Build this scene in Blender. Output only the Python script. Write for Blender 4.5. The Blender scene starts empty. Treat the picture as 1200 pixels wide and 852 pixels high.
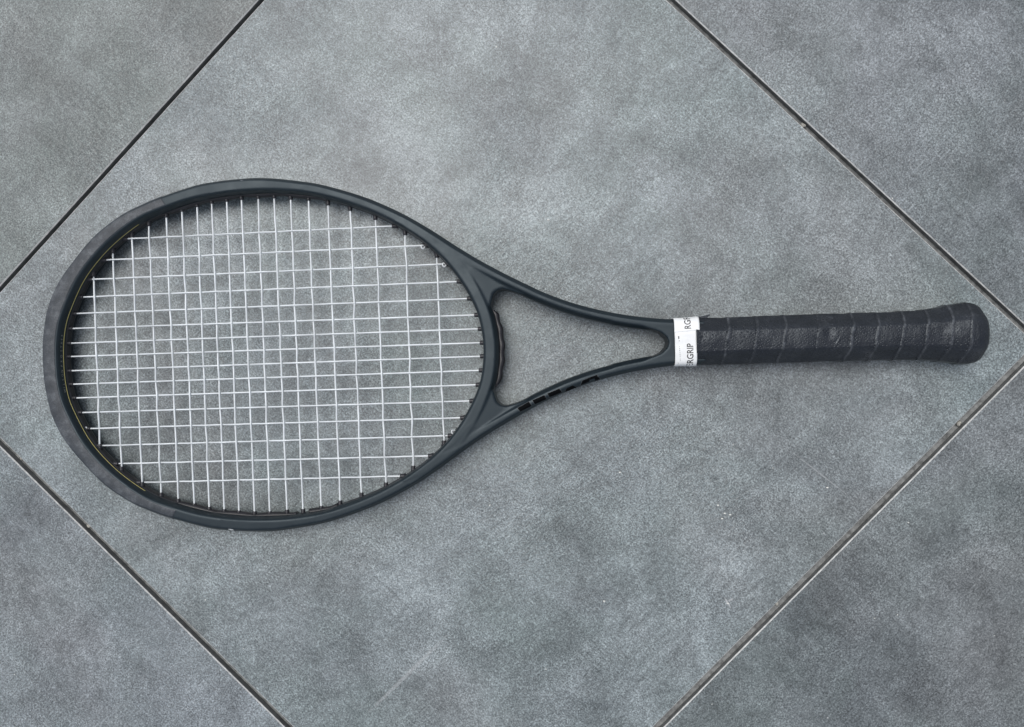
import bpy, bmesh, math, random
from mathutils import Vector, Matrix, noise
from mathutils.bvhtree import BVHTree
random.seed(7)
S = bpy.context.scene
col = S.collection

# ------------------------------------------------------------------ camera
cam_d = bpy.data.cameras.new("camera"); cam = bpy.data.objects.new("camera", cam_d); col.objects.link(cam)
cam_d.sensor_width = 36.0; cam_d.lens = 36.0*867/1200
cam_d.clip_start = 0.01; cam_d.clip_end = 200
RC = Matrix(((0.99862830, -0.00075755, 0.05235395), (0.0, 0.99989533, 0.01446830), (-0.05235943, -0.01444845, 0.99852378)))
cam.matrix_world = Matrix.Translation((0, 0, 0.5593021)) @ RC.to_4x4()
S.camera = cam
S.render.resolution_x = 1024; S.render.resolution_y = 727

# ------------------------------------------------------------------ light
SUN_EL, SUN_AZ = math.radians(70), math.radians(124)     # azimuth counter-clockwise from +X, towards the light
W = bpy.data.worlds.new("World"); S.world = W; W.use_nodes = True
wn = W.node_tree; bg = wn.nodes['Background']
sky = wn.nodes.new('ShaderNodeTexSky'); sky.sky_type = 'NISHITA'; sky.sun_disc = False
sky.sun_elevation = SUN_EL; sky.sun_rotation = math.radians(90) - SUN_AZ
sky.air_density = 1.0; sky.dust_density = 3.0; sky.ozone_density = 0.6
hs = wn.nodes.new('ShaderNodeHueSaturation'); hs.inputs['Saturation'].default_value = .52      # a veiled, nearly white sky
wn.links.new(sky.outputs[0], hs.inputs['Color']); wn.links.new(hs.outputs[0], bg.inputs['Color']); bg.inputs['Strength'].default_value = 0.13
sun_d = bpy.data.lights.new("sun", 'SUN'); sun_d.energy = 1.5; sun_d.angle = math.radians(38); sun_d.color = (1, .995, .985)
sun = bpy.data.objects.new("sun", sun_d); col.objects.link(sun)
dirv = Vector((math.cos(SUN_EL)*math.cos(SUN_AZ), math.cos(SUN_EL)*math.sin(SUN_AZ), math.sin(SUN_EL)))
sun.rotation_euler = dirv.to_track_quat('Z', 'Y').to_euler(); sun.location = dirv*3
S.view_settings.view_transform = 'Standard'; S.view_settings.look = 'None'
S.view_settings.exposure = 0.16; S.view_settings.gamma = 1.0; S.view_settings.use_curve_mapping = False

# ------------------------------------------------------------------ node helpers
class NT:
    def __init__(s, name):
        s.m = bpy.data.materials.new(name); s.m.use_nodes = True
        s.t = s.m.node_tree; s.b = s.t.nodes['Principled BSDF']
    def n(s, typ, **kw):
        nd = s.t.nodes.new(typ)
        for k, v in kw.items():
            if k in nd.inputs: nd.inputs[k].default_value = v
            else: setattr(nd, k, v)
        return nd
    def l(s, a, b): s.t.links.new(a, b)
    def noise(s, vec, scale, detail=4, rough=.55, dist=0.):
        nd = s.n('ShaderNodeTexNoise'); nd.inputs['Scale'].default_value = scale; nd.inputs['Detail'].default_value = detail
        nd.inputs['Roughness'].default_value = rough; nd.inputs['Distortion'].default_value = dist
        s.l(vec, nd.inputs['Vector']); return nd.outputs['Fac']
    def ramp(s, fac, *stops):
        r = s.n('ShaderNodeValToRGB'); e = r.color_ramp.elements
        while len(e) < len(stops): e.new(.5)
        for q, (p, c) in zip(e, stops):
            q.position = p; q.color = c if len(c) == 4 else (*c, 1)
        s.l(fac, r.inputs[0]); return r.outputs[0]
    def mix(s, fac, a, b, mode='MIX'):
        m = s.n('ShaderNodeMix', data_type='RGBA', blend_type=mode)
        for v, i in ((fac, 0), (a, 6), (b, 7)):
            if hasattr(v, 'is_output'): s.l(v, m.inputs[i])
            else: m.inputs[i].default_value = v if i == 0 or len(v) == 4 else (*v, 1)
        return m.outputs[2]
    def math(s, op, a, b=None, c=None):
        m = s.n('ShaderNodeMath', operation=op)
        for i, v in enumerate((a, b, c)):
            if v is None: continue
            if hasattr(v, 'is_output'): s.l(v, m.inputs[i])
            else: m.inputs[i].default_value = v
        return m.outputs[0]
    def bump(s, h, strength, dist, prev=None):
        b = s.n('ShaderNodeBump'); b.inputs['Strength'].default_value = strength; b.inputs['Distance'].default_value = dist
        s.l(h, b.inputs['Height'])
        if prev is not None: s.l(prev, b.inputs['Normal'])
        return b.outputs[0]

g3 = lambda v: (v, v, v)

def simple(name, colr, rough, spec=.5, metal=0., noise_amt=0., nscale=900, bump=0.):
    M = NT(name); b = M.b
    b.inputs['Roughness'].default_value = rough; b.inputs['Specular IOR Level'].default_value = spec; b.inputs['Metallic'].default_value = metal
    tc = M.n('ShaderNodeTexCoord').outputs['Object']
    n = M.noise(tc, nscale, 3)
    if noise_amt:
        c0 = tuple(v*(1-noise_amt) for v in colr); c1 = tuple(v*(1+noise_amt) for v in colr)
        M.l(M.ramp(n, (.3, c0), (.7, c1)), b.inputs['Base Color'])
    else: b.inputs['Base Color'].default_value = (*colr, 1)
    if bump: M.l(M.bump(n, bump, .0003), b.inputs['Normal'])
    return M.m

# ------------------------------------------------------------------ tile material
def tile_material(name='stoneware_tile', marks=()):
    M = NT(name)
    tc = M.n('ShaderNodeTexCoord').outputs['Object']
    oi = M.n('ShaderNodeObjectInfo')
    add = M.n('ShaderNodeVectorMath', operation='ADD'); M.l(tc, add.inputs[0])
    com = M.n('ShaderNodeCombineXYZ')
    M.l(M.math('MULTIPLY', oi.outputs['Random'], 37.), com.inputs[0]); M.l(M.math('MULTIPLY', oi.outputs['Random'], 91.), com.inputs[1])
    M.l(com.outputs[0], add.inputs[1]); v = add.outputs[0]
    cloud = M.noise(v, 5.5, 6, .6, .6)
    cloud2 = M.noise(v, 19., 6, .62, .8)
    hue = M.noise(v, 8.5, 4, .6, .3)
    hue2 = M.noise(v, 4.1, 4, .6, .5)
    grain = M.noise(v, 760, 3, .8)
    grain2 = M.noise(v, 210, 4, .75)
    # slight value spread between tiles
    base = M.ramp(cloud, (.32, (.092, .102, .105)), (.5, (.145, .157, .160)), (.68, (.222, .238, .242)))
    c = M.mix(M.ramp(cloud2, (.35, g3(.0)), (.7, g3(.5))), base, (.215, .229, .236))
    dk = M.noise(v, 12., 7, .7, 1.6)
    c = M.mix(M.ramp(dk, (.52, g3(0)), (.78, g3(.75))), c, (.072, .080, .084))
    c = M.mix(M.ramp(hue, (.42, g3(0)), (.66, g3(.5))), c, (.142, .166, .160))      # greenish clouds
    c = M.mix(M.ramp(hue2, (.50, g3(0)), (.75, g3(.5))), c, (.170, .160, .156))       # warm clouds
    # fine printed grain
    gmul = M.ramp(grain, (.37, g3(.42)), (.5, g3(1.)), (.63, g3(1.72)))
    amp = M.ramp(M.noise(v, 13, 5, .6), (.38, g3(.65)), (.62, g3(1.)))       # the grain is coarser in some places
    c = M.mix(amp, c, M.mix(1., c, gmul, 'MULTIPLY'))
    gm2 = M.ramp(grain2, (.34, g3(.82)), (.5, g3(1.)), (.66, g3(1.22)))
    c = M.mix(1., c, gm2, 'MULTIPLY')
    # crisp speckle of the print
    v1 = M.n('ShaderNodeTexVoronoi'); v1.inputs['Scale'].default_value = 1050; M.l(v, v1.inputs['Vector'])
    s1 = M.n('ShaderNodeSeparateColor'); M.l(v1.outputs['Color'], s1.inputs[0])
    c = M.mix(1., c, M.ramp(s1.outputs[0], (.0, g3(.74)), (.5, g3(1.)), (1., g3(1.28))), 'MULTIPLY')
    # blotches a few centimetres across, trowelled in two directions
    mA = M.n('ShaderNodeMapping'); mA.inputs['Rotation'].default_value = (0, 0, .25); mA.inputs['Scale'].default_value = (1., .82, 1.); M.l(v, mA.inputs['Vector'])
    bl = M.noise(mA.outputs[0], 30, 9, .72, .5)
    c = M.mix(1., c, M.ramp(bl, (.33, g3(.70)), (.5, g3(1.)), (.66, g3(1.26))), 'MULTIPLY')
    mB = M.n('ShaderNodeMapping'); mB.inputs['Rotation'].default_value = (0, 0, -.8); mB.inputs['Scale'].default_value = (1., .16, 1.); M.l(v, mB.inputs['Vector'])
    br = M.noise(mB.outputs[0], 300, 4, .65, .3)
    brg = M.ramp(M.noise(v, 9, 4), (.45, g3(0)), (.62, g3(1.)))
    c = M.mix(brg, c, M.mix(1., c, M.ramp(br, (.36, g3(.86)), (.5, g3(1.)), (.64, g3(1.16))), 'MULTIPLY'))
    # irregular darker pitting and paler dusty flecks, a few millimetres across
    pit = M.noise(v, 120, 6, .75, .6); pg = M.noise(v, 17, 4, .6)
    c = M.mix(M.math('MULTIPLY', M.ramp(pit, (.60, g3(0)), (.68, g3(.55))), M.ramp(pg, (.40, g3(.2)), (.6, g3(1)))), c, (.070, .078, .084))
    c = M.mix(M.math('MULTIPLY', M.ramp(pit, (.33, g3(.45)), (.41, g3(0))), M.ramp(pg, (.40, g3(1)), (.6, g3(.3)))), c, (.30, .32, .325))
    # pale drag scratches
    for rot, sc, thr in ((.6, 26, .70), (-.9, 19, .72), (1.4, 33, .73)):
        mp = M.n('ShaderNodeMapping'); mp.inputs['Rotation'].default_value = (0, 0, rot); mp.inputs['Scale'].default_value = (1., .07, 1.)
        M.l(v, mp.inputs['Vector'])
        st = M.noise(mp.outputs[0], sc*9, 3, .6, .2)
        gate = M.ramp(M.noise(v, sc*.45, 2), (.50, g3(0)), (.64, g3(1.)))
        f = M.math('MULTIPLY', M.math('MULTIPLY', M.ramp(st, (thr-.05, g3(0)), (thr+.06, g3(1))), gate), .42)
        c = M.mix(f, c, (.33, .345, .35))
    c = M.mix(1., c, oi.outputs['Color'], 'MULTIPLY')
    # sparse pale and dark specks
    vo = M.n('ShaderNodeTexVoronoi'); vo.inputs['Scale'].default_value = 70; M.l(v, vo.inputs['Vector'])
    sep = M.n('ShaderNodeSeparateColor'); M.l(vo.outputs['Color'], sep.inputs[0])
    size = M.math('MULTIPLY', sep.outputs[1], .045)
    sp = M.math('MULTIPLY', M.math('LESS_THAN', vo.outputs['Distance'], size), M.math('GREATER_THAN', sep.outputs[0], .70))
    c = M.mix(M.math('MULTIPLY', sp, .75), c, (.48, .49, .48))
    sp2 = M.math('MULTIPLY', M.math('LESS_THAN', vo.outputs['Distance'], M.math('MULTIPLY', sep.outputs[1], .07)), M.math('LESS_THAN', sep.outputs[0], .12))
    c = M.mix(M.math('MULTIPLY', sp2, .55), c, (.07, .073, .075))
    # individual stains and scuffs: (x, y, half length, half width, angle, colour, strength) in tile coordinates
    for (mx, my, hl, hw, an, mc, ms) in marks:
        sub = M.n('ShaderNodeVectorMath', operation='SUBTRACT'); M.l(tc, sub.inputs[0]); sub.inputs[1].default_value = (mx, my, 0)
        vr = M.n('ShaderNodeVectorRotate'); vr.rotation_type = 'Z_AXIS'; vr.inputs['Angle'].default_value = -an; M.l(sub.outputs[0], vr.inputs['Vector'])
        ml = M.n('ShaderNodeVectorMath', operation='MULTIPLY'); M.l(vr.outputs[0], ml.inputs[0]); ml.inputs[1].default_value = (1/hl, 1/hw, 0)
        ln = M.n('ShaderNodeVectorMath', operation='LENGTH'); M.l(ml.outputs[0], ln.inputs[0])
        fz = M.math('ADD', ln.outputs['Value'], M.math('MULTIPLY', M.math('SUBTRACT', M.noise(tc, 420, 3, .7), .5), 1.6))
        c = M.mix(M.math('MULTIPLY', M.ramp(fz, (.55, g3(1)), (1., g3(0))), ms), c, mc)
    M.l(c, M.b.inputs['Base Color'])
    r = M.ramp(cloud, (.3, g3(.40)), (.7, g3(.31)))
    M.l(r, M.b.inputs['Roughness'])
    # leathery relief in patches
    rel = M.n('ShaderNodeMapping'); rel.inputs['Rotation'].default_value = (0, 0, .5); rel.inputs['Scale'].default_value = (1, .45, 1); M.l(v, rel.inputs['Vector'])
    lea = M.noise(rel.outputs[0], 420, 3, .6, .8)
    gate = M.ramp(M.noise(v, 6.3, 3), (.45, g3(.15)), (.65, g3(1.)))
    b1 = M.bump(M.math('MULTIPLY', lea, gate), .55, .0011)
    b2 = M.bump(grain, .35, .0006, b1)
    b3 = M.bump(M.noise(v, 28, 4), .3, .002, b2)
    M.l(b3, M.b.inputs['Normal'])
    return M.m

def to_tile(x, y):
    dx, dy = x+.06790172, y+.00306435; c_, s_ = math.cos(-.76206096), math.sin(-.76206096)
    return (dx*c_+dy*s_, -dx*s_+dy*c_)
def mark(x, y, hl, hw, deg, colr, st):
    a, b = to_tile(x, y); return (a, b, hl, hw, math.radians(deg)+.76206096, colr, st)
PALE, DARK = (.42, .43, .43), (.055, .062, .066)
MARKS = [mark(-.0371, .2047, .0048, .0030, 105, DARK, .42), mark(-.0030, .1722, .0026, .0014, -40, DARK, .5), mark(-.0130, -.2135, .048, .0007, 27.5, DARK, .45),
         mark(-.1110, -.2480, .046, .0018, 45, PALE, .30), mark(.1326, -.1876, .0045, .0009, -60, PALE, .75), mark(.1345, -.1850, .0030, .0008, 30, PALE, .6),
         mark(-.1450, .1340, .022, .012, 10, DARK, .30), mark(.0250, .0800, .020, .009, 60, DARK, .22), mark(-.120, -.185, .050, .0009, -42, DARK, .25), mark(-.128, -.195, .045, .0008, -42, DARK, .22), mark(.20, -.09, .03, .0006, -38, PALE, .35)]
MAT_TILE = tile_material()
MAT_TILE_MARKED = tile_material('marked_stoneware_tile', MARKS)
MAT_EDGE = simple('tile_arris', (.52, .52, .50), .6, noise_amt=.25, nscale=300)
MAT_SIDE = simple('tile_side', (.15, .155, .15), .8, noise_amt=.3, nscale=200)
MAT_BED = simple('joint_bed', (.19, .195, .190), .9, noise_amt=.45, nscale=260, bump=.8)
MAT_CRUMB = simple('mortar_crumb', (.36, .35, .31), .9, noise_amt=.3, nscale=900, bump=.5)

def mkobj(name, verts, faces, mat=None, parent=None, smooth=True, mats=None, midx=None):
    me = bpy.data.meshes.new(name); me.from_pydata([tuple(v) for v in verts], [], faces)
    for m in (mats or ([mat] if mat else [])): me.materials.append(m)
    if midx:
        for p, i in zip(me.polygons, midx): p.material_index = i
    if smooth:
        for p in me.polygons: p.use_smooth = True
    me.update()
    o = bpy.data.objects.new(name, me); col.objects.link(o)
    if parent: o.parent = parent
    return o

# ------------------------------------------------------------------ the paving
paving = mkobj('paving', [(-40, -40, -.0062), (40, -40, -.0062), (40, 40, -.0062), (-40, 40, -.0062)], [(0, 1, 2, 3)], MAT_BED, smooth=False)
paving['kind'] = 'structure'; paving['label'] = 'grey stoneware patio paving laid diagonally with open dark joints'

PITCH = .600; CX, CY, ROT = -.06790172, -.00306435, -.76206096
cr, sr = math.cos(ROT), math.sin(ROT)
def tile_mesh(name, seed, chips=()):
    rnd = random.Random(seed)
    h = .29820; bev = .0008; N = 150
    # outline walked along the four sides, slightly uneven arris
    pts = []
    for k in range(4):
        a = [(-h, -h), (h, -h), (h, h), (-h, h)][k]; b = [(h, -h), (h, h), (-h, h), (-h, -h)][k]
        for i in range(N):
            u = i/N; pts.append((a[0]+(b[0]-a[0])*u, a[1]+(b[1]-a[1])*u))
    def ins(p, d): return (max(-h+d, min(h-d, p[0])), max(-h+d, min(h-d, p[1])))
    V, F, MI = [], [], []
    n = len(pts)
    off = rnd.random()*50
    def wob(p, s): return .00016*noise.noise(Vector((p[0]*90+off, p[1]*90, s)))+.00010*noise.noise(Vector((p[0]*420+off, p[1]*420, s)))
    def chip(p):
        d = 0
        for (x, y, r, dep) in chips:
            q = math.hypot(p[0]-x, p[1]-y)
            if q < r: d = max(d, dep*(1-(q/r)**2)*(1+.3*noise.noise(Vector((p[0]*900, p[1]*900, 2)))))
        return d
    for p in pts:
        e = ins(p, bev + wob(p, 1) + chip(p)); V.append((e[0], e[1], 0))
    for p in pts:
        e = ins(p, .00012 + wob(p, 3)*.5 + chip(p)*.8); V.append((e[0], e[1], -bev*.9 - chip(p)*.8))
    for p in pts:
        e = ins(p, .0002 + chip(p)*.5); V.append((e[0], e[1], -.0060))
    F.append(tuple(range(n))); MI.append(0)
    for r in range(2):
        for i in range(n):
            j = (i+1) % n
            F.append(((r+1)*n+i, (r+1)*n+j, r*n+j, r*n+i)); MI.append(1 if r == 0 else 2)
    me = bpy.data.meshes.new(name); me.from_pydata(V, [], F)
    for m in (MAT_TILE, MAT_EDGE, MAT_SIDE): me.materials.append(m)
    for p, i in zip(me.polygons, MI): p.material_index = i
    return me
def tile_local(wx, wy):
    dx, dy = wx-CX, wy-CY
    return (dx*cr+dy*sr, -dx*sr+dy*cr)
cchips = []
for (x, y, r, d) in ((.1014, .2544, .0035, .0009), (.1795, .1585, .004, .0006)):
    a, b = tile_local(x, y); cchips.append((a, b, r*1.2, d))
me_c = tile_mesh('tile', 1, cchips); me_c.materials[0] = MAT_TILE_MARKED; me_a = tile_mesh('tile', 2); me_b = tile_mesh('tile', 3)
shift = {(-1, 0): (.0012, .0), (1, 0): (-.0002, 0)}
for i in range(-4, 5):
    for j in range(-4, 5):
        me = me_c if (i, j) == (0, 0) else (me_a if (i+j) % 2 else me_b)
        o = bpy.data.objects.new('tile', me); col.objects.link(o); o.parent = paving
        lx, ly = i*PITCH, j*PITCH
        # joints are not all equally wide
        if j == 1: ly += .0007
        if j == -1: ly -= .0010
        if i == -1: lx += .0005
        if i == 1: lx += .0018
        o.location = (CX+lx*cr-ly*sr, CY+lx*sr+ly*cr, 0)
        o.color = {(0, 0): (1.02, 1.08, 1.085, 1), (-1, 0): (.85, .885, .85, 1), (0, 1): (.92, .935, .95, 1), (1, 0): (.84, .87, .875, 1), (0, -1): (1.03, 1.07, 1.10, 1)}.get((i, j), (.95, .98, 1., 1))
        q = 0 if (i, j) == (0, 0) else random.randrange(4)
        o.rotation_euler = (0, 0, ROT+q*math.pi/2)

def blob(name, c, r, mat, parent=None, sq=(1, 1, .7), seed=0, rough=.35):
    bm = bmesh.new(); bmesh.ops.create_icosphere(bm, subdivisions=2, radius=1)
    for v in bm.verts:
        k = 1+rough*noise.noise(v.co*1.7+Vector((seed*7.1, seed, 0)))
        v.co = Vector((v.co.x*sq[0], v.co.y*sq[1], v.co.z*sq[2]))*r*k
    me = bpy.data.meshes.new(name); bm.to_mesh(me); bm.free(); me.materials.append(mat)
    for p in me.polygons: p.use_smooth = True
    o = bpy.data.objects.new(name, me); col.objects.link(o); o.location = c
    if parent: o.parent = parent
    return o
for k, (x, y, r) in enumerate(((.1871, .1691, .0017), (-.4175, -.0829, .0018), (-.3633, -.1367, .0015), (.3015, -.0524, .0016), (.1697, -.1883, .0016), (-.4205, -.0800, .0012))):
    o = blob('mortar_crumb', (x, y, -.0040), r, MAT_CRUMB, paving, (1.3, .9, .9), k)
    o.rotation_euler = (0, 0, random.random()*3)
# loose pale grit lying on the tiles
bm = bmesh.new()
for k in range(90):
    x = random.uniform(-.5, .5); y = random.uniform(-.36, .36); r = random.choice((.00022, .0003, .0004, .00055))*random.uniform(.7, 1.1)
    lx, ly = tile_local(x, y)
    if abs(abs(lx)-.3) < .004 or abs(abs(ly)-.3) < .004: continue
    m = Matrix.Translation((x, y, r*.5)) @ Matrix.Rotation(random.random()*3, 4, 'Z') @ Matrix.Diagonal((1.3, .8, .7, 1))
    bmesh.ops.create_icosphere(bm, subdivisions=1, radius=r, matrix=m)
for (x, y) in ((-.0371+.0775, -.1876), (.1326, -.1876), (-.002, .1), (.052, -.09), (.13, -.12), (.128, -.124), (.134, -.121), (.205, -.10), (.125, -.114)):
    bmesh.ops.create_icosphere(bm, subdivisions=1, radius=.0008, matrix=Matrix.Translation((x, y, .0003)) @ Matrix.Diagonal((1.3, .8, .6, 1)))
me = bpy.data.meshes.new('grit'); bm.to_mesh(me); bm.free(); me.materials.append(simple('grit_pale', (.62, .62, .58), .8))
grit = bpy.data.objects.new('grit', me); col.objects.link(grit); grit['kind'] = 'stuff'; grit['label'] = 'tiny pale grit scattered over the grey tiles'; grit['category'] = 'grit'

# ------------------------------------------------------------------ racket
ZA, SL = .0116, .0064/.69
racket = bpy.data.objects.new('tennis_racket', None); col.objects.link(racket)
racket.empty_display_size = .05
racket.matrix_world = Matrix.Translation((-.3840, -.0070, 0)) @ Matrix.Rotation(.0305, 4, 'Z')
racket['label'] = 'black tennis racket with white strings, black wrapped grip and white tape, lying on grey tiles'
racket['category'] = 'racket'
def zc(s): return ZA+SL*s

def frame_paint():
    M = NT('frame_paint'); b = M.b
    tc = M.n('ShaderNodeTexCoord').outputs['Object']
    n = M.noise(tc, 60, 5, .6)
    c = M.ramp(n, (.3, (.006, .0105, .014)), (.7, (.010, .0155, .0195)))
    # light rub marks
    mp = M.n('ShaderNodeMapping'); mp.inputs['Rotation'].default_value = (0, 0, .7); mp.inputs['Scale'].default_value = (1, .12, 1); M.l(tc, mp.inputs['Vector'])
    sc = M.noise(mp.outputs[0], 900, 3, .6)
    gate = M.ramp(M.noise(tc, 38, 3), (.60, g3(0)), (.72, g3(1)))
    f = M.math('MULTIPLY', M.math('MULTIPLY', M.ramp(sc, (.62, g3(0)), (.74, g3(1))), gate), .35)
    c = M.mix(f, c, (.16, .17, .18))
    b.inputs['Specular IOR Level'].default_value = .42; b.inputs['Specular Tint'].default_value = (.80, .93, 1, 1)
    M.l(c, b.inputs['Base Color'])
    M.l(M.ramp(n, (.3, g3(.36)), (.7, g3(.50))), b.inputs['Roughness'])
    M.l(M.bump(M.noise(tc, 1500, 2), .12, .0001), b.inputs['Normal'])
    return M.m
MAT_FRAME = frame_paint()
MAT_PLASTIC = simple('black_nylon', (.016, .016, .020), .45, noise_amt=.3, nscale=300)
MAT_STRIP = simple('grommet_plastic', (.011, .0105, .0125), .40, noise_amt=.3, nscale=300)
MAT_STRING = simple('string_poly', (.64, .67, .68), .28, noise_amt=.16, nscale=60)
MAT_YELLOW = simple('yellow_line', (.44, .38, .13), .5)
MAT_MARK = simple('grey_print', (.20, .21, .20), .6)
MAT_LOGO = simple('gloss_black', (.002, .0025, .003), .6, spec=.04)
MAT_LOGO_EDGE = simple('silver_outline', (.07, .08, .087), .4)
MAT_TAPE = simple('white_tape', (.74, .75, .74), .55, noise_amt=.07, nscale=90, bump=.6)
MAT_INK = simple('tape_ink', (.035, .035, .035), .6, noise_amt=.6, nscale=1400)

def guard_mat():
    M = NT('scuffed_guard'); b = M.b
    tc = M.n('ShaderNodeTexCoord').outputs['Object']
    n = M.noise(tc, 90, 6, .7)
    c = M.ramp(n, (.34, (.012, .017, .022)), (.50, (.030, .036, .043)), (.70, (.085, .094, .102)))
    sc = M.noise(tc, 1100, 3, .7)
    c = M.mix(1., c, M.ramp(sc, (.3, g3(.7)), (.7, g3(1.45))), 'MULTIPLY')
    M.l(c, b.inputs['Base Color']); b.inputs['Roughness'].default_value = .5
    M.l(M.bump(sc, .4, .0003), b.inputs['Normal'])
    return M.m
MAT_GUARD = guard_mat()

# -- outlines in metres, racket frame: s along the axis from the tip, t across
outer = [(0, 0), (.35, 14), (1.0, 19), (4.1, 36), (8.0, 47), (14.2, 59), (25.2, 73.4), (44.3, 93.7), (65, 108), (80, 114.8), (97, 121), (123, 128.2), (141, 130.6), (157, 131.6), (172, 131.7), (189, 130), (213, 126), (231, 121), (248, 115.1), (266, 107.2), (283, 98.2), (301, 86.5), (318, 73)]
inner = [(13.6, 0), (14.2, 14), (16.6, 28), (20.3, 38), (30.2, 58), (41.5, 73), (57.5, 88.5), (79, 103.3), (98, 110.8), (122, 117.6), (150, 121.2), (178, 121.7), (200, 119.8), (217, 116.7), (239, 109.8), (262, 100.), (288, 84.5), (309, 65.5), (323.5, 45), (332, 27), (335.3, 12), (336.2, 0)]
def catmull(P, n):
    out = []
    Q = [2*Vector(P[0])-Vector(P[1])]+[Vector(p) for p in P]+[2*Vector(P[-1])-Vector(P[-2])]
    for i in range(1, len(Q)-2):
        for k in range(n):
            t = k/n; a, b, c, d = Q[i-1:i+3]
            out.append(.5*((2*b)+(-a+c)*t+(2*a-5*b+4*c-d)*t*t+(-a+3*b-3*c+d)*t*t*t))
    out.append(Q[-2]); return out
HC = Vector((172., 0))
def polar(P):
    pl = []
    PM = [(p[0], -p[1]) for p in P[:0:-1]] if P[0][1] == 0 else []
    for p in catmull([(x, y) for x, y in P], 12):
        d = p-HC; pl.append((math.atan2(d.y, -d.x), d.length))       # angle 0 at the tip, pi at the throat
    return pl
PO, PI_ = polar(outer), polar(inner)
def lerp_tab(tab, a):
    a = abs(a)
    if a <= tab[0][0]: return tab[0][1]
    for (a0, r0), (a1, r1) in zip(tab, tab[1:]):
        if a <= a1: return r0+(r1-r0)*(a-a0)/max(a1-a0, 1e-9)
    return tab[-1][1]
def smooth_tab(tab, n=361, it=5):
    v = [lerp_tab(tab, math.pi*i/(n-1)) for i in range(n)]
    for _ in range(it):
        v = [v[0] if i == 0 and False else (v[max(i-1, 0) if i else 1]+2*v[i]+v[min(i+1, n-1) if i < n-1 else n-2])/4 for i in range(n)]
    return v
TI = smooth_tab(PI_, it=12)
a_end = PO[-1][0]
# beyond the shoulders the hoop goes on round the throat as the bridge, 11 mm wide
TO_raw = []
for i in range(361):
    a = math.pi*i/360
    ri = TI[i]
    if a <= a_end-.02: TO_raw.append(lerp_tab(PO, a))
    else: TO_raw.append(None)
k_last = max(i for i, v in enumerate(TO_raw) if v is not None)
w_last = TO_raw[k_last]-TI[k_last]
for i in range(361):
    if TO_raw[i] is None:
        u = min(1, (i-k_last)/30); TO_raw[i] = TI[i]+w_last*(1-u)+10.6*u
TO = TO_raw
for _ in range(6): TO = [(TO[max(i-1, 0) if i else 1]+2*TO[i]+TO[i+1 if i < 360 else 359])/4 for i in range(361)]
def rad(tab, a):
    a = abs((a+math.pi) % (2*math.pi)-math.pi); x = a/math.pi*360; i = min(int(x), 359); return tab[i]+(tab[i+1]-tab[i])*(x-i)
def hp(a, r): return Vector((HC.x-math.cos(a)*r, math.sin(a)*r))
def hoop_half(a):
    return 10.9
def rrect(w, h, r, n=4, ct=1.):
    """rounded rectangle, w x h (half sizes), corner radius r"""
    P = []
    for (cx, cy, a0) in ((w-r, h-r, 0), (-w+r, h-r, 90), (-w+r, -h+r, 180), (w-r, -h+r, 270)):
        for k in range(n+1):
            a = math.radians(a0+90*k/n); P.append((cx+r*math.cos(a), cy+r*math.sin(a)))
    return P
def sweep(rings, closed=False, cap=True):
    n = len(rings[0]); V = [v for r in rings for v in r]; F = []
    m = len(rings)
    for i in range(m if closed else m-1):
        j = (i+1) % m
        for k in range(n):
            l = (k+1) % n; F.append((i*n+k, i*n+l, j*n+l, j*n+k))
    if cap and not closed: F.append(tuple(range(n))[::-1]); F.append(tuple((m-1)*n+k for k in range(n)))
    return V, F
MM = .001
def P3(s, t, h): return Vector((s*MM, t*MM, zc(s*MM)+h*MM))

FV, FF = [], []
def addg(V, F):
    o = len(FV); FV.extend(V); FF.extend([tuple(i+o for i in f) for f in F])
# hoop
rings = []
NH = 360
INW = 1.3       # the wall stands a little inside the face edge
for i in range(NH):
    a = -math.pi+2*math.pi*i/NH
    ro, ri = rad(TO, a), rad(TI, a)-INW
    o_, i_ = hp(a, ro), hp(a, ri)
    c = (o_+i_)/2; d = (o_-i_); w = d.length/2; d.normalize()
    hh = hoop_half(a)
    # chamfered on the inside, rounder on the outside
    prof = []
    for (x, y) in [(w, 3.6), (w-.2, 6.4), (w-2.7, hh), (-w+2.0, hh), (-w+.9, hh-1.3), (-w+.3, hh-4.2), (-w+.05, hh-6.6), (-w, 2.2), (-w, -2.2), (-w+.3, -6.0), (-w+1.6, -9.2), (-w+4.2, -hh), (w-4.2, -hh), (w-2.0, -9.4), (w-.5, -6.6), (w, -3.6)]:
        prof.append(P3(c.x+d.x*x, c.y+d.y*x, y))
    rings.append(prof)
V, F = sweep(rings, True); addg(V, F)
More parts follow.
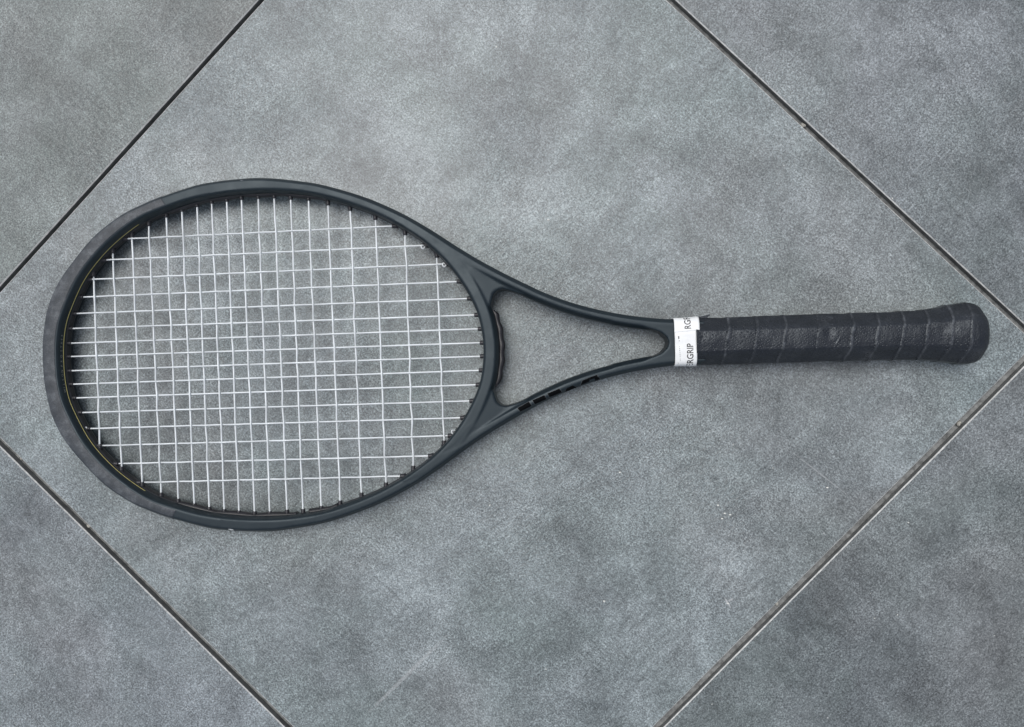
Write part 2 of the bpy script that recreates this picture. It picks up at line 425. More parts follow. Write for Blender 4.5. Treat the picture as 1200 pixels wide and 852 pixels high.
# arms
arm_o = [(222, 123.6), (248, 115.1), (266, 107.2), (283, 98.2), (301, 86.8), (318, 75), (335, 64), (353, 53.6), (370, 44.6), (379, 40.), (395, 33.2), (411, 27.8), (427, 23.6), (443, 20.3), (459, 18), (474, 16.7), (492, 16.2)]
for sg in (1, -1):
    C = catmull(arm_o, 8); rings = []
    for i, p in enumerate(C):
        a, b = C[max(i-1, 0)], C[min(i+1, len(C)-1)]
        tg = (b-a).normalized(); nr = Vector((-tg.y, tg.x))
        s = p.x
        w = (9.4 if s < 330 else 9.4-1.0*min(1, (s-330)/50))/2 + (.2 if s > 430 else 0)
        c = p-nr*w
        hh = 10.9 if s < 300 else 10.9-.6*min(1, (s-300)/100)
        prof = []
        for (x, y) in [(w, 3.0), (w-.1, 6.4), (w-2.7, hh), (-w+2.6, hh), (-w+.1, hh-4), (-w, 3.), (-w, -3.), (-w+.3, -6.5), (-w+1.5, -hh+1.2), (-w+3., -hh), (w-3, -hh), (w-1.5, -hh+1.2), (w-.3, -6.), (w, -3.)]:
            q = c+nr*x
            prof.append(P3(q.x, sg*q.y, y))
        rings.append(prof if sg > 0 else prof[::-1])
    V, F = sweep(rings); addg(V, F)
# shoulder webs
def prism(poly, h0, h1, inset=1.2):
    n = len(poly); c = sum((Vector(p) for p in poly), Vector((0, 0)))/n
    def ring(sc, h): return [P3(*(Vector(p)+((c-Vector(p)).normalized()*sc)), h) for p in poly]
    if callable(h1):
        rings = [ring(inset, h0), ring(0, h0+inset), [P3(p[0], p[1], h1(p[0])-inset) for p in poly], [P3(*(Vector(p)+((c-Vector(p)).normalized()*inset)), h1(p[0])) for p in poly]]
    else: rings = [ring(inset, h0), ring(0, h0+inset), ring(0, h1-inset), ring(inset, h1)]
    V, F = sweep(rings); addg(V, F)
for sg in (1, -1):
    poly = [(272, 96), (296, 79), (310, 69), (322, 55), (331, 40), (337, 29), (341.5, 31), (342.8, 35.5), (344.0, 39.2), (347, 41.9), (351, 42.6), (358, 40.6), (366, 37.5), (370, 40), (353, 49.5), (335, 60), (316, 72), (302, 82), (285, 92)]
    prism([(x, sg*y) for x, y in (poly if sg > 0 else poly[::-1])], -8.2, lambda s: 11.0-2.6*max(0, min(1, (s-322)/32))**1.2)
# neck with the rounded end of the throat opening
neck = [(436, 17.2), (450, 12.4), (456, 10.2), (460, 8.9), (463.5, 7.2), (467.3, 3.6), (468.4, 0), (467.3, -3.6), (463.5, -7.2), (460, -8.9), (456, -10.2), (450, -12.4), (436, -17.2), (450, -16.2), (460, -15.4), (474, -14.4), (494, -14.2), (494, 14.2), (474, 14.4), (460, 15.4), (450, 16.2)]
def prism_raw(poly, h0, h1):
    rings = [[P3(x, y, h) for x, y in poly] for h in (h0, h1)]
    V, F = sweep(rings); addg(V, F)
prism_raw(neck[::-1], -10.2, 10.25)

frame = mkobj('frame', FV, FF, MAT_FRAME, racket)
m = frame.modifiers.new('r', 'REMESH'); m.mode = 'VOXEL'; m.voxel_size = .00066; m.use_smooth_shade = True
m = frame.modifiers.new('s', 'SMOOTH'); m.factor = .5; m.iterations = 5
dg = bpy.context.evaluated_depsgraph_get(); ev = frame.evaluated_get(dg)
nm = bpy.data.meshes.new_from_object(ev); frame.modifiers.clear(); frame.data = nm
frame.data.name = 'frame'
for p in nm.polygons: p.use_smooth = True
if not nm.materials: nm.materials.append(MAT_FRAME)
print('frame polys', len(nm.polygons))
BVH = BVHTree.FromPolygons([v.co for v in nm.vertices], [tuple(p.vertices) for p in nm.polygons])

def wall_hit(a, h, inside=True):
    """point on the inner wall of the hoop at polar angle a, height h(mm) over the axis plane"""
    r = rad(TI, a)-14; o = hp(a, r); e = hp(a, r+40)
    d = Vector((e.x-o.x, e.y-o.y, 0)).normalized()
    hit, nrm, _, _ = BVH.ray_cast(P3(o.x, o.y, h), d)
    return hit, nrm, d
# bumper guard over the tip: hugs outer side and outer edge of the face
def guard():
    rings = []
    A0, A1 = -1.02, 1.02
    n = 220
    for i in range(n+1):
        a = A0+(A1-A0)*i/n
        ro, ri = rad(TO, a), rad(TI, a)-INW
        o_, i_ = hp(a, ro), hp(a, ri); c = (o_+i_)/2; d = (o_-i_); w = d.length/2; d.normalize()
        hh = hoop_half(a)
        e = .04+.30*min(1, 6*min(i, n-i)/n)
        wv = .25*math.sin(i*.9)*0
        q = -w+2.6
        outp = [(q, hh-.3), (q+.25, hh+e*.7), (q+.8, hh+e), (w-3.6, hh+e), (w-2.9, hh+e-.15), (w-.1+e*.3, 6.8), (w+e, 3.8), (w+e*.2, 1.6), (w+e*.2, -1.6), (w+e, -3.8), (w, -6.8), (w-1.7, -9.7-e*.5), (w-3.5, -hh-.1), (w-6, -hh-.1)]
        inp = [(w-6, -hh+1.5), (w-2.6, 0), (w-4.5, hh-1.5), (q+.3, hh-1.2)]
        rings.append([P3(c.x+d.x*x, c.y+d.y*x, y) for x, y in outp+inp])
    V, F = sweep(rings)
    return mkobj('bumper_guard', V, F, MAT_GUARD, racket)
gd = guard(); gd['label'] = 'scuffed grey bumper guard over the tip of the hoop'

# yellow line on the inner wall
def wall_ribbon(name, angs, h0f, h1f, thick, mat, parent, hmid=True):
    rings = []
    for a in angs:
        h0, h1 = h0f(a), h1f(a); th = thick(a) if callable(thick) else thick
        pts = []
        ks = 4
        front, back = [], []
        for k in range(ks+1):
            h = h0+(h1-h0)*k/ks
            hit, nrm, d = wall_hit(a, h)
            if hit is None: break
            edge = .25 if k in (0, ks) else 1
            front.append(hit-d*th*edge*MM); back.append(hit+d*.6*MM)
        else:
            rings.append(front+back[::-1])
    V, F = sweep(rings)
    return mkobj(name, V, F, mat, parent)
def lin(a, b, n): return [a+(b-a)*i/n for i in range(n+1)]
yl = wall_ribbon('yellow_pinstripe', lin(-.80, .82, 260), lambda a: 4.3, lambda a: 4.95, .16, MAT_YELLOW, frame)
yl['label'] = 'thin yellow pinstripe along the inner wall at the tip'

# strings -----------------------------------------------------------------
ML = [(64.8, 91.6), (46.2, 76.2), (34.5, 61.9), (26.6, 48.7), (21.4, 36.3), (18.7, 25.0), (16.2, 13.8), (15.7, 3.6), (15.3, -7.3), (16.8, -17.6), (18.7, -28.2), (22.3, -39.5), (28.8, -51.9), (35.7, -65.2), (47.1, -79.3), (66.3, -94.0)]
MR = [(266.8, 92.9), (290.8, 77.6), (306.1, 63.3), (317.7, 50.0), (323.6, 37.2), (329.2, 24.9), (331.8, 14.6), (332.7, 4.3), (332.7, -5.7), (331.7, -16.1), (329.8, -26.7), (324.5, -38.5), (318.6, -50.8), (307.6, -63.9), (293.3, -78.6), (269.1, -93.2)]
CT = [(37.8, 66.0), (53.9, 82.9), (69.3, 93.0), (82.9, 100.3), (96.8, 106.3), (109.1, 110.4), (121.0, 113.1), (132.4, 115.2), (144.1, 114.7), (155.5, 115.8), (168.4, 115.6), (180.6, 115.1), (193.2, 115.5), (206.8, 113.3), (221.5, 110.1), (238.1, 104.7), (256.9, 97.2), (278.8, 85.6), (302.0, 68.9)]
CB = [(37.9, -70.6), (54.4, -86.3), (70.3, -97.0), (84.8, -104.2), (98.1, -109.0), (110.5, -112.4), (122.1, -115.9), (133.7, -117.7), (145.1, -117.3), (157.1, -118.1), (168.8, -117.7), (182.2, -116.6), (194.5, -116.8), (208.5, -114.8), (223.1, -111.2), (239.5, -104.8), (258.3, -97.8), (279.3, -85.5), (302.9, -70.4)]
def inter(p, q, r, s):
    d1 = q-p; d2 = s-r; den = d1.x*d2.y-d1.y*d2.x
    t = ((r.x-p.x)*d2.y-(r.y-p.y)*d2.x)/den; return t
def tube(name, pts, r, mat, parent, n=8, radf=None, capped=True):
    rings = []
    prev = None
    for i, p in enumerate(pts):
        a, b = pts[max(i-1, 0)], pts[min(i+1, len(pts)-1)]
        t = (b-a).normalized()
        up = Vector((0, 0, 1)) if abs(t.z) < .9 else Vector((0, 1, 0))
        if prev is not None: up = prev
        x = up.cross(t).normalized(); y = t.cross(x).normalized(); prev = y
        rr = r*(radf(i) if radf else 1)
        rings.append([p+(x*math.cos(2*math.pi*k/n)+y*math.sin(2*math.pi*k/n))*rr for k in range(n)])
    V, F = sweep(rings, cap=capped)
    return mkobj(name, V, F, mat, parent)
mains = [(Vector(a), Vector(b)) for a, b in zip(ML, MR)]
cross = [(Vector(a), Vector(b)) for a, b in zip(CT, CB)]
AMP = .62
ends = []
def weave(A, B, others, sign_of, lateral, ext=6.5):
    L = (B-A).length; d = (B-A)/L; nr = Vector((-d.y, d.x))
    nodes = []
    for j, (p, q) in enumerate(others):
        t = inter(A, B, p, q); u = inter(p, q, A, B)
        if 0 < t < 1 and -.0 < u < 1.0: nodes.append((t*L, sign_of(j), lateral(j)))
    nodes.sort()
    pts = []
    N = int((L+2*ext)/1.15)
    for i in range(N+1):
        x = -ext+(L+2*ext)*i/N
        z = lat = 0
        if nodes:
            if x <= nodes[0][0]:
                k = max(0, 1-(nodes[0][0]-x)/9); k = k*k*(3-2*k); z = nodes[0][1]*k; lat = nodes[0][2]*k
            elif x >= nodes[-1][0]:
                k = max(0, 1-(x-nodes[-1][0])/9); k = k*k*(3-2*k); z = nodes[-1][1]*k; lat = nodes[-1][2]*k
            else:
                for (x0, z0, l0), (x1, z1, l1) in zip(nodes, nodes[1:]):
                    if x0 <= x <= x1:
                        k = (x-x0)/(x1-x0); kz = k*k*(3-2*k); z = z0+(z1-z0)*kz; lat = l0+(l1-l0)*kz; break
        p = A+d*x+nr*lat
        pts.append(P3(p.x, p.y, z*AMP))
    ends.append((A, -d)); ends.append((B, d))
    return pts
rs = random.Random(5)
for i, (A, B) in enumerate(mains):
    pts = weave(A, B, cross, lambda j: -1 if (i+j) % 2 else 1, lambda j: 0)
    # i+j odd (1-based even) .. crosses pass over where the photo shows the gap
    tube('main_string', pts, .00060, MAT_STRING, racket)
for j, (A, B) in enumerate(cross):
    lat = [rs.uniform(-.28, .28)+(.3 if (k+j) % 2 else -.3) for k in range(16)]
    pts = weave(A, B, mains, lambda k: 1 if (k+j) % 2 else -1, lambda k: lat[k])
    tube('cross_string', pts, .00068, MAT_STRING, racket)
# grommet barrels, one at each string end
for (E_, d) in ends:
    o = P3(E_.x-d.x*8, E_.y-d.y*8, 0); dd = Vector((d.x, d.y, 0)).normalized()
    hit, nrm, _, _ = BVH.ray_cast(o, dd)
    if hit is None: continue
    start = P3(E_.x, E_.y, 0)+dd*.0001
    if (hit-start).dot(dd) < .0028: start = hit-dd*.0028
    if (hit-start).dot(dd) > .0038: start = hit-dd*.0032
    pts = [start, start+dd*.0004, (start+hit)/2, hit-dd*.0006, hit+dd*.0012]
    tube('grommet', pts, .00165, MAT_PLASTIC, racket, n=12, radf=lambda i: (.86, 1, 1, 1.02, 1.35)[i])

# grommet strips: thin plastic ribbons between the barrels
def wavy(base, amp, ph): return lambda a: base+amp*(.5+.5*math.cos(a*ph))
for (a0, a1, kind) in ((-1.02, 1.02, 0), (.98, 1.98, 1), (-1.72, -.98, 1), (-1.98, -1.80, 1)):
    n = int(abs(a1-a0)*160)
    if kind == 0: o = wall_ribbon('grommet_strip', lin(a0, a1, n), lambda a: -4.2, lambda a: 2.6, .5, MAT_STRIP, racket)
    else: o = wall_ribbon('grommet_strip', lin(a0, a1, n), lambda a: -3.6, lambda a: 2.6, lambda a: .9+1.2*abs(math.sin(a*13)), MAT_STRIP, racket)
for sg in (1, -1):
    o = wall_ribbon('grommet_strip', lin(sg*2.05, sg*2.75, 90), lambda a: -2.8, lambda a: 2.2, .35, MAT_PLASTIC, racket)
# outer strip on the throat side of the bridge
rings = []
for i in range(81):
    t = 28.5-58*i/80
    a = math.pi-t/175
    if a > math.pi: a -= 2*math.pi
    r = rad(TI, a)+22; o = hp(a, r); c = hp(a, r-40)
    d = Vector((c.x-o.x, c.y-o.y, 0)).normalized()
    u = i/80; th = (2.6+1.1*math.sin(math.pi*u)+.45*math.sin(u*31))*min(1, 14*u+.25, 14*(1-u)+.15)
    f, bk = [], []
    for k, h in enumerate((-4.4, -3.2, 0, 3.0, 4.2)):
        hit, nrm, _, _ = BVH.ray_cast(P3(o.x, o.y, h), d)
        if hit is None: hit = P3(c.x, c.y, h)
        f.append(hit-d*th*(.55, 1, .78, 1, .55)[k]*MM); bk.append(hit+d*.8*MM)
    rings.append(f+bk[::-1])
V, F = sweep(rings); ts = mkobj('throat_grommet_strip', V, F, MAT_STRIP, racket)

# knots where the strings are tied off
for k, (s, t, sg) in enumerate(((292.2, 77.0, 1), (307.6, 63.1, 1), (310.4, -61.6, -1), (28.0, -51.6, -1))):
    pts = []
    if k < 3:
        for i in range(34):
            u = i/33; a = u*math.pi*2*1.6+.5
            pts.append(P3(s+.9*math.cos(a)+1.2*(u-.5), t+1.25*math.sin(a)-sg*.6, .9+1.2*math.sin(a*.5)))
    else:
        for i in range(20):
            u = i/19; a = u*math.pi*2*1.3
            pts.append(P3(s+1.0*math.cos(a)*.8, t+.8*math.sin(a), 1.0*u+.3))
    tube('string_knot', pts, .00062, MAT_STRING, racket, n=8)

# ------------------------------------------------------------------ grip
S0, S1 = 487.0, 688.6
def grip_w(s):   # half width
    tab = [(487, 16.8), (500, 17.0), (560, 17.0), (630, 17.0), (645, 17.6), (655, 18.7), (665, 20.5), (672, 21.6), (677, 21.8), (681, 21.1), (684, 19.6), (686.2, 17.), (687.7, 13.), (688.4, 7.), (688.6, 0)]
    for (a, x), (b, y) in zip(tab, tab[1:]):
        if s <= b: k = (s-a)/(b-a); return x+(y-x)*k
    return tab[-1][1]
RND = .35
def oct_r(a, w, h, RND=.35):
    """rounded octagon radius in direction a, flat facets on top, bottom and sides"""
    best = 1e9
    for (na, dd) in ((0, w), (45, (w+h)/2*.985), (90, h), (135, (w+h)/2*.985), (180, w), (225, (w+h)/2*.985), (270, h), (315, (w+h)/2*.985)):
        c = math.cos(a-math.radians(na))
        if c > .05: best = min(best, dd/c)
    e = math.hypot(w*math.cos(a), h*math.sin(a))
    return best*(1-RND)+RND*min(best, e)
ridges = [507.8, 527.5, 546.7, 570.0, 593.2, 610.5, 627.8, 643.8, 659.2, 671.8, 700.]
def wrap_phase(s, a):
    ss = s-4.5*math.sin(a-math.pi/2+.25)*1.0 - (a/(2*math.pi))*0
    t_ = 17*math.cos(a)
    ss = s-.17*t_-.012*t_*t_*0+.9*noise.noise(Vector((s*.03, math.cos(a)*1.5, math.sin(a)*1.5+9)))      # seams slant across the top facet
    prev = 488.
    for r in ridges:
        if ss < r: return (ss-prev)/(r-prev), (r-ss), (ss-prev), r
        prev = r
    return .5, 10, 10, 0
NS, NA = 620, 144
V, F, UVs, wear = [], [], [], []
for i in range(NS+1):
    u = i/NS
    s = S0+(S1-S0)*(u if u < .93 else .93+.07*(1-(1-(u-.93)/.07)**2.2))
    w = grip_w(s); h = w*.875 if s < 640 else w*(.875-.015*min(1, (s-640)/30))
    for k in range(NA):
        a = 2*math.pi*k/NA
        r = oct_r(a, w, h, RND+.4*max(0, min(1, (s-655)/20)))
        f, dr, dl, rid = wrap_phase(s, a)
        amp = .15+.85*abs(math.sin(rid*1.7))
        amp *= .7+.6*noise.noise(Vector((rid, math.cos(a)*2.2, math.sin(a)*2.2)))
        step = .50*amp*(max(0, 1-dl/2.6) if dl < 2.6 else 0)          # raised lip just past each seam
        step += .28*(1-f)
        step -= .20*amp*math.exp(-((dr)/.6)**2)
        wear.append(0 if s < 495 else max(0, min(1, amp*math.exp(-((dl-.9)/.8)**2)*(.75+1.3*noise.noise(Vector((s*.2, math.cos(a)*5, rid))))*(.4+.6*max(0, math.sin(a))))))
        v = Vector((s*.05, a*1.3, 0))
        tt, hq = w*math.cos(a), h*math.sin(a)
        wr = .46*noise.noise(Vector((s*.075, tt*.09, hq*.09)))+.11*noise.noise(Vector((s*.24, tt*.24, hq*.24+9)))+.05*noise.noise(Vector((s*.6-tt*.3, tt*.6, hq*.6+4)))
        r = r+(step+wr)*(1 if s < 684 else .4)*(1 if w > 12 else w/12)
        t, hh = r*math.cos(a), r*math.sin(a)
        # thumb-sized dent and stitched dimple beside it
        if hh > 0:
            q = ((s-578.5)/3.0)**2+((t-3.5)/4.2)**2; hh -= .9*math.exp(-q)
            q2 = math.hypot(s-581, t-12.5); hh += .35*math.exp(-((q2-3.0)/.7)**2)-.4*math.exp(-(q2/2.2)**2)
            q3 = abs((s-584)-(t+3)*.55) ; hh += .35*math.exp(-(q3/.5)**2)*math.exp(-((t+3)/4)**2)
        V.append(P3(s, t, hh+.4)); UVs.append((s/20., (a/(2*math.pi))*w*6.2/20.))
for i in range(NS):
    for k in range(NA):
        l = (k+1) % NA; F.append((i*NA+k, i*NA+l, (i+1)*NA+l, (i+1)*NA+k))
F.append(tuple(range(NA))[::-1]); F.append(tuple(NS*NA+k for k in range(NA)))
def grip_mat():
    M = NT('perforated_overgrip'); b = M.b
    uv = M.n('ShaderNodeUVMap').outputs[0]
    tc = M.n('ShaderNodeTexCoord').outputs['Object']
    n = M.noise(tc, 70, 5, .65); n2 = M.noise(tc, 900, 3, .6)
    c = M.ramp(n, (.3, (.007, .008, .011)), (.55, (.013, .0145, .018)), (.75, (.030, .032, .036)))
    c = M.mix(1., c, M.ramp(n2, (.3, g3(.6)), (.7, g3(1.5))), 'MULTIPLY')
    um = M.n('ShaderNodeMapping'); um.inputs['Rotation'].default_value = (0, 0, .62); M.l(uv, um.inputs['Vector'])
    vo = M.n('ShaderNodeTexVoronoi', feature='F1'); vo.inputs['Scale'].default_value = 10.5; vo.inputs['Randomness'].default_value = .42; M.l(um.outputs[0], vo.inputs['Vector'])
    pore = M.ramp(vo.outputs['Distance'], (.16, g3(0)), (.36, g3(1)))
    gate = M.ramp(M.noise(tc, 45, 3), (.38, g3(.25)), (.58, g3(1.)))
    c = M.mix(M.math('MULTIPLY', M.math('SUBTRACT', 1., pore), M.math('MULTIPLY', gate, .7)), c, (.006, .006, .008))
    at = M.n('ShaderNodeAttribute'); at.attribute_name = 'wear'
    wf = M.math('MULTIPLY', at.outputs['Fac'], M.ramp(M.noise(tc, 500, 4, .7), (.35, g3(.2)), (.65, g3(1.))))
    c = M.mix(M.math('MULTIPLY', wf, .8), c, (.15, .16, .175))
    M.l(c, b.inputs['Base Color'])
    b.inputs['Specular Tint'].default_value = (.86, .94, 1, 1)
    M.l(M.ramp(n, (.3, g3(.40)), (.7, g3(.27))), b.inputs['Roughness'])
    b1 = M.bump(M.math('MULTIPLY', pore, gate), .5, .0006)
    b2 = M.bump(n2, .5, .0004, b1)
    M.l(b2, b.inputs['Normal'])
    return M.m
MAT_GRIP = grip_mat()
grip = mkobj('grip', V, F, MAT_GRIP, racket)
uvl = grip.data.uv_layers.new(name='UVMap')
wa = grip.data.attributes.new('wear', 'FLOAT', 'POINT'); wa.data.foreach_set('value', wear)
for lp in grip.data.loops: uvl.data[lp.index].uv = UVs[lp.vertex_index]
# loose end of the overgrip sticking out beside the tape
fl = [(487, 17.4), (492, 18.0), (498.4, 19.4), (498.9, 18.6), (496, 16.6), (490, 14.5)]
V = [P3(x, y, 6.3-(.2*(x-487)*.3)) for x, y in fl]+[P3(x, y, 5.2-(.2*(x-487)*.3)) for x, y in fl]
n = len(fl); F = [tuple(range(n))[::-1], tuple(range(n, 2*n))]+[(i, (i+1) % n, n+(i+1) % n, n+i) for i in range(n)]
mkobj('grip_tail', V, F, MAT_GRIP, grip, smooth=False)
# lint on the butt
pts = [P3(686.5+.7*i, -1.5+.5*math.sin(i*1.3)-.25*i, 6-1.2*i) for i in range(6)]
tube('lint_thread', pts, .00016, simple('lint', (.55, .52, .45), .9), grip, n=5)

# ------------------------------------------------------------------ finishing tape
TV, TF = [], []
def neck_r(a, s, off=0):
    k = (s-473)/16; w = 16.9+.55*max(0, k)**2+off; h = 12.4+1.9*max(0, min(1, k))+off
    n = 5.0
    return 1/((abs(math.cos(a)/w)**n+abs(math.sin(a)/h)**n)**(1/n))
def tape_pt(a, s, off=0):
    r = neck_r(a, s, off+.22*noise.noise(Vector((s*.25, math.cos(a)*2, math.sin(a)*2)))+.12*noise.noise(Vector((s*.1, math.cos(a)*6, math.sin(a)*6))))
    return P3(s, r*math.cos(a)+.3, r*math.sin(a))
def tape_sheet(name, a0, a1, left, right, off, n=120, m=14):
    """left(u), right(u): s limits along the turn"""
    rings = []
    for i in range(n+1):
        u = i/n; a = a0+(a1-a0)*u
        l, r = left(u), right(u)
        top = [tape_pt(a, l+(r-l)*k/m, off+.22) for k in range(m+1)]
        bot = [tape_pt(a, l+(r-l)*k/m, off-.05) for k in reversed(range(m+1))]
        rings.append(top+bot)
    V, F = sweep(rings)
    return mkobj(name, V, F, MAT_TAPE, racket)
R_ = math.radians
# lower turn first (wide), then the upper turn overlapping it from the far side
tape = tape_sheet('finishing_tape', R_(-200), R_(62), lambda u: 473.6-1.6*u, lambda u: 488.3+1.1*min(1, u*1.2), .25)
tape2 = tape_sheet('finishing_tape', R_(-20), R_(200), lambda u: 472.2, lambda u: 487.2, .06)
tape['label'] = 'front turn of white finishing tape printed with black capitals'
tape2['label'] = 'under turn of white finishing tape wrapped round the neck'
# ---- print on the tape, wrapped onto its surface
def text_polys(txt, size, bold=0.):
    cu = bpy.data.curves.new('txt', 'FONT'); cu.body = txt; cu.size = size; cu.offset = bold; cu.resolution_u = 3
    ob = bpy.data.objects.new('txt', cu); col.objects.link(ob)
    d = bpy.context.evaluated_depsgraph_get(); d.update()
    me = bpy.data.meshes.new_from_object(ob.evaluated_get(d)); bpy.data.objects.remove(ob)
    bm = bmesh.new(); bm.from_mesh(me)
    bmesh.ops.triangulate(bm, faces=bm.faces)
    for _ in range(1): bmesh.ops.subdivide_edges(bm, edges=[e for e in bm.edges if e.calc_length() > size*.12], cuts=2, use_grid_fill=False)
    bmesh.ops.triangulate(bm, faces=bm.faces)
    V = [v.co.copy() for v in bm.verts]; F = [tuple(v.index for v in f.verts) for f in bm.faces]; bm.free()
    return V, F
def drop(name, V, F, bvh, mat, parent, lift=.00008, dirn=Vector((0, 0, -1)), start=None):
    out = []; ok = []
    for v in V:
        o = Vector((v.x, v.y, .08)); h, n_, _, _ = bvh.ray_cast(o, Vector((0, 0, -1)))
        ok.append(h is not None); out.append(h+Vector((0, 0, lift)) if h is not None else o*0)
    F = [f for f in F if all(ok[i] for i in f) and max(out[i].z for i in f)-min(out[i].z for i in f) < .004]
    used = sorted({i for f in F for i in f}); mp = {u: k for k, u in enumerate(used)}
    return mkobj(name, [out[i] for i in used], [tuple(mp[i] for i in f) for f in F], mat, parent, smooth=False)
def bvh_of(objs):
    vs, fs = [], []
    for o in objs:
        k = len(vs); vs += [v.co for v in o.data.vertices]; fs += [tuple(i+k for i in p.vertices) for p in o.data.polygons]
    return BVHTree.FromPolygons(vs, fs)
TB = bvh_of([tape, tape2])
def place(V, s, t, ang):
    c, s_ = math.cos(ang), math.sin(ang)
    return [Vector((s*MM+v.x*c-v.y*s_, t*MM+v.x*s_+v.y*c, 0)) for v in V]
V, F = text_polys('ERGRIP', .0062, .00009); V = place([Vector((v.x*.86, v.y, 0)) for v in V], 484.6, -18.2, math.pi/2); V = [v for v in V]
pr = drop('tape_print', V, F, TB, MAT_INK, tape); pr['label'] = 'black capitals reading ERGRIP up the tape'
V, F = text_polys('ERGR', .0062, .00009); V = place([Vector((v.x*.80, v.y, 0)) for v in V], 483.4, 6.6, math.pi/2)
keep = [i for i, v in enumerate(V) if v.y > 9.2*MM]; ks = set(keep)
F = [f for f in F if all(i in ks for i in f)]
pr = drop('tape_print', V, F, TB, MAT_INK, tape); pr['label'] = 'cut off black capitals RG near the top of the tape'
# little cut-off marks along the left edge
bits = [(474.9, 3.4, .7, 1.9), (475.2, 1.0, .5, .5)]+[(475.3+.05*k, -3.2-1.35*k, .28, .8 if k % 3 else .4) for k in range(8)]+[(474.4, -15.4, .9, 1.5)]
V, F = [], []
for (s, t, w, h) in bits:
    k = len(V); V += [Vector(((s-w/2)*MM, (t-h/2)*MM, 0)), Vector(((s+w/2)*MM, (t-h/2)*MM, 0)), Vector(((s+w/2)*MM, (t+h/2)*MM, 0)), Vector(((s-w/2)*MM, (t+h/2)*MM, 0))]; F.append((k, k+1, k+2, k+3))
drop('tape_print', V, F, TB, MAT_INK, tape, lift=.0001)['label'] = 'cut off specks of black print on the left edge of the tape'

# ------------------------------------------------------------------ letters on the lower arm (their upper ends show on the bevel)
logo = [[(358.6, -43.9), (367.3, -39.4), (369.2, -42.6), (360.8, -46.6)],
        [(369.6, -38.6), (378.5, -35.0), (380.2, -38.2), (371.5, -41.6)],
        [(380.6, -34.0), (389.5, -30.6), (391.2, -33.6), (382.2, -36.8)],
        [(393.6, -32.5), (396.2, -29.6), (399.1, -28.5), (401.8, -29.6), (398, -31.0)],
        [(404.8, -28.3), (406.4, -25.2), (412, -23.0), (416.8, -21.5), (419.0, -24.2), (416.2, -25.1), (414.0, -23.9), (411.8, -24.8), (411.0, -26.6), (407.0, -28.0)]]
def subdiv_poly(poly, grow=0):
    bm = bmesh.new(); c = sum((Vector(p) for p in poly), Vector((0, 0)))/len(poly)
    vs = [bm.verts.new(((c.x+(p[0]-c.x)*(1+grow))*MM, (c.y+(p[1]-c.y)*(1+grow))*MM, 0)) for p in poly]
    bm.faces.new(vs); bmesh.ops.triangulate(bm, faces=bm.faces)
    for _ in range(5): bmesh.ops.subdivide_edges(bm, edges=[e for e in bm.edges if e.calc_length() > .0006], cuts=1)
    bmesh.ops.triangulate(bm, faces=bm.faces); bm.verts.index_update()
    V = [v.co.copy() for v in bm.verts]; F = [tuple(v.index for v in f.verts) for f in bm.faces]; bm.free(); return V, F
def quad_grid(quads, grow=0.):
    V, F = [], []
    allp = [Vector(p) for q in quads for p in q]; c = sum(allp, Vector((0, 0)))/len(allp)
    for q in quads:
        a, b, d, e = [c+(Vector(p)-c)*(1+grow) for p in q]      # a-b upper edge, e-d lower edge
        nu, nv = 26, 12; k0 = len(V)
        for i in range(nu+1):
            for j in range(nv+1):
                u, v = i/nu, j/nv; p = (a*(1-u)+b*u)*(1-v)+(e*(1-u)+d*u)*v
                V.append(Vector((p.x*MM, p.y*MM, 0)))
        for i in range(nu):
            for j in range(nv):
                o = k0+i*(nv+1)+j; F.append((o, o+1, o+nv+2, o+nv+1))
    return V, F
logo_quads = [[logo[0]], [logo[1]], [logo[2]],
              [[(394.4, -30.9), (399.1, -28.6), (402.2, -30.4), (393.6, -33.6)]],
              [[(406.0, -25.4), (411.6, -23.1), (411.0, -26.4), (404.8, -28.8)], [(411.6, -23.1), (416.8, -21.4), (417.4, -23.2), (411.4, -25.0)], [(414.6, -23.6), (417.4, -23.0), (419.2, -24.8), (415.6, -25.9)]]]
for quads in logo_quads:
    V, F = quad_grid(quads, .05); drop('logo_outline', V, F, BVH, MAT_LOGO_EDGE, frame, lift=.00008)
    V, F = quad_grid(quads); o = drop('logo_letter', V, F, BVH, MAT_LOGO, frame, lift=.00022)
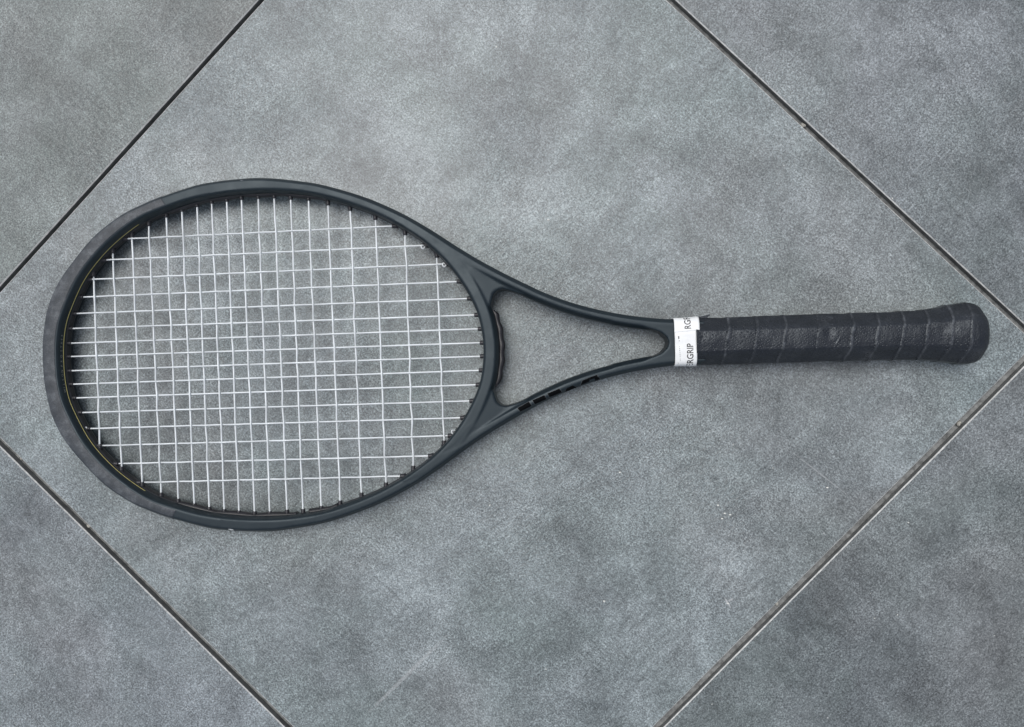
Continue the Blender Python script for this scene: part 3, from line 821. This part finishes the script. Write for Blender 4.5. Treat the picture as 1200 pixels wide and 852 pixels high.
# lettering on the inner chamfer at the tip
word = 'WILSON PRO STAFF'
steps = [460, 456, 452, 446.5, 441, 436, None, 429.5, 424, 418, None, 411.5, 406.5, 402, 397.5, 393]
for chx, yp in zip(word, steps):
    if yp is None: continue
    t0 = (402.3-yp)/1.585+14.2-.35
    a = math.asin(max(-1, min(1, t0/159.)))
    hit, nrm, d = wall_hit(a, 6.9)
    if hit is None: continue
    n_ = nrm.normalized()
    tang = Vector((math.sin(a), math.cos(a), 0)); tang = (tang-n_*tang.dot(n_)).normalized()
    upv = n_.cross(tang)
    Vt, Ft = text_polys(chx, .0026)
    cxm = sum(v.x for v in Vt)/len(Vt)
    V = [hit+tang*(v.x-cxm)+upv*(v.y-.0009)+n_*.00022 for v in Vt]
    mkobj('letter', V, Ft, MAT_MARK, frame, smooth=False)
# paint chips and pale nicks on the outer edge
for (s, t, ln, wd, colr) in ((142.6, -128.9, 3.8, 1.5, (.80, .80, .78)), (310.6, -80.1, 8.5, .5, (.50, .50, .34)), (112.0, -125.4, .8, .9, (.5, .5, .48)), (160.5, 129.2, 2.2, .3, (.35, .37, .4)), (127, 127.2, 2.0, .3, (.33, .35, .38))):
    a = math.atan2(t, HC.x-s); rings = []
    m_ = simple('bare_chip', colr, .6)
    V, F = [], []
    tg = Vector((math.sin(a), math.cos(a))) if t > 0 else Vector((math.sin(a), math.cos(a)))
    r0 = Vector((s, t)); nr = (r0-HC).normalized(); tg = Vector((-nr.y, nr.x))
    if s > 300: tg = Vector((7.2, 4.9)).normalized(); nr = Vector((tg.y, -tg.x))
    out = []
    for i in range(13):
        u = i/12*2-1
        for q in (-1, 0, 1):
            p = r0+tg*u*ln/2+nr*q*wd/2*math.sqrt(max(0, 1-u*u))*(1+.3*math.sin(i*2.1))
            V.append(Vector((p.x*MM, p.y*MM, 0)))
    for i in range(12):
        for q in range(2): F.append((i*3+q, (i+1)*3+q, (i+1)*3+q+1, i*3+q+1))
    o = drop('paint_chip', V, F, bvh_of([frame, gd]), m_, frame, lift=.00012)

# render settings
S.render.engine = 'CYCLES'
